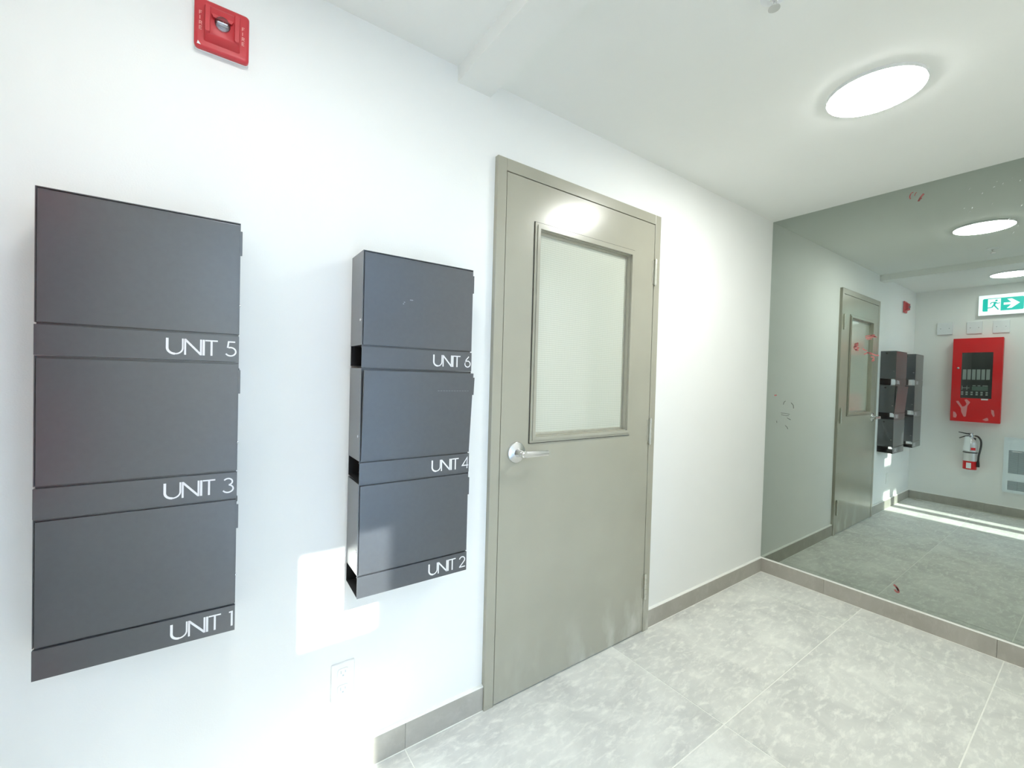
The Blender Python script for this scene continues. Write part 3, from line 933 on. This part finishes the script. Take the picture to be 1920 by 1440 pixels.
bm = B(); lathe(bm, [(R0 + .001, .176), (R0 + .004, .178), (R0 + .004, .186), (R0 + .001, .188)], (0, 0, 0), 'z', 36, close=False)
obj('strap', bm, M['black'], fx)
bm = B(); box(bm, -EX0 + .0, -R0 + .003, -.02, .02, .12, .28); box(bm, -EX0, -EX0 + .004, -.028, .028, .10, .33)
obj('wall_bracket', bm, M['black'], fx)
bm = B()
lathe(bm, [(.018, .343), (.018, .366), (.013, .372), (.013, .384)], (0, 0, 0), 'z', 20)
box(bm, -.008, .008, -.030, .012, .350, .364, .002)
obj('valve', bm, M['chrome'], fx, smooth=True)
bm = B()
tube(bm, [(0, -.014, .378), (0, .030, .368 + .006), (0, .092, .385)], [.006, .006, .004], 8)
obj('carry_lever', bm, M['black'], fx)
bm = B()
tube(bm, [(0, .010, .352), (0, .045, .345), (0, .085, .322)], [.006, .005, .004], 8)
obj('carry_handle', bm, M['black'], fx)
bm = B()
tube(bm, curve_pts([(.0, -.026, .358), (.004, -.050, .352), (.010, -.072, .318), (.014, -.077, .270), (.014, -.072, .215), (.016, -.064, .160), (.016, -.061, .100)], 7), .0075, 10)
obj('hose', bm, M['black'], fx, smooth=True)
bm = B(); lathe(bm, [(.009, .100), (.011, .080), (.013, .040), (.012, .038)], (.016, -.061, 0), 'z', 16)
obj('nozzle', bm, M['black'], fx, smooth=True)
bm = B(); prism(bm, [(.048, .205), (-.002, .195), (-.008, .330), (.010, .352), (.034, .348)], 'x', R0 + .004, R0 + .0048)
obj('inspection_tag', bm, M['tag'], fx)

# wall heater
HY0, HY1, HZ0, HZ1 = .718, 1.10, .242, .793
ht = thing('wall_heater', 'white wall heater with two grilles at the right edge of the mirror', 'heater', (XB, -(HY0 + HY1) / 2, HZ0))
hm_ = (HY0 + HY1) / 2; hh = HZ1 - HZ0; hw = HY1 - HY0
g1 = (.195, .425); g2 = (.028, .118)
bm = B()
def hbox(ya, yb, za, zb_, x0=0., x1=.034): box(bm, x0, x1, ya, yb, za, zb_)
m_ = .034
hbox(-hw / 2, -hw / 2 + m_, 0, hh); hbox(hw / 2 - m_, hw / 2, 0, hh)
hbox(-hw / 2 + m_, hw / 2 - m_, 0, g2[0]); hbox(-hw / 2 + m_, hw / 2 - m_, g2[1], g1[0]); hbox(-hw / 2 + m_, hw / 2 - m_, g1[1], hh)
hbox(-hw / 2 + m_, hw / 2 - m_, g2[0], g2[1], 0, .012); hbox(-hw / 2 + m_, hw / 2 - m_, g1[0], g1[1], 0, .012)
bmesh.ops.remove_doubles(bm, verts=bm.verts[:], dist=1e-5)
obj('cover', bm, M['heater'], ht)
for (a, b_), n_ in ((g1, 20), (g2, 8)):
    bm = B()
    for k in range(n_):
        z = a + (k + .5) * (b_ - a) / n_
        box(bm, .020, .030, -hw / 2 + m_ - .002, hw / 2 - m_ + .002, z - .0028, z + .0028)
    for k in range(1, 5):
        y = -hw / 2 + m_ + k * (hw - 2 * m_) / 5
        box(bm, .016, .022, y - .002, y + .002, a, b_)
    obj('grille', bm, M['heater_slot'], ht)
bm = B(); box(bm, .030, .0312, hw / 2 - m_ - .085, hw / 2 - m_ - .02, .410, .418)
obj('rating_label', bm, M['white'], ht)

# loose cable along the far skirting and a scrap of debris in the corner
bm = B()
tube(bm, curve_pts([(XB + .018, -.43, .004), (XB + .030, -.56, .004), (XB + .040, -.70, .004), (XB + .055, -.90, .004), (XB + .04, -1.1, .004)], 6), .004, 8)
tag(obj('loose_cable', bm, M['cable'], smooth=True), 'thin cream cable lying along the far skirting', 'cable')
bm = B()
tube(bm, [(XB + .05, -.050, .004), (XB + .075, -.090, .004), (XB + .070, -.135, .004)], .0035, 6)
tube(bm, [(XB + .075, -.085, .004), (XB + .085, -.088, .022)], .003, 6)
tag(obj('wood_scrap', bm, M['cable']), 'small pale scrap on the floor in the far corner', 'debris')
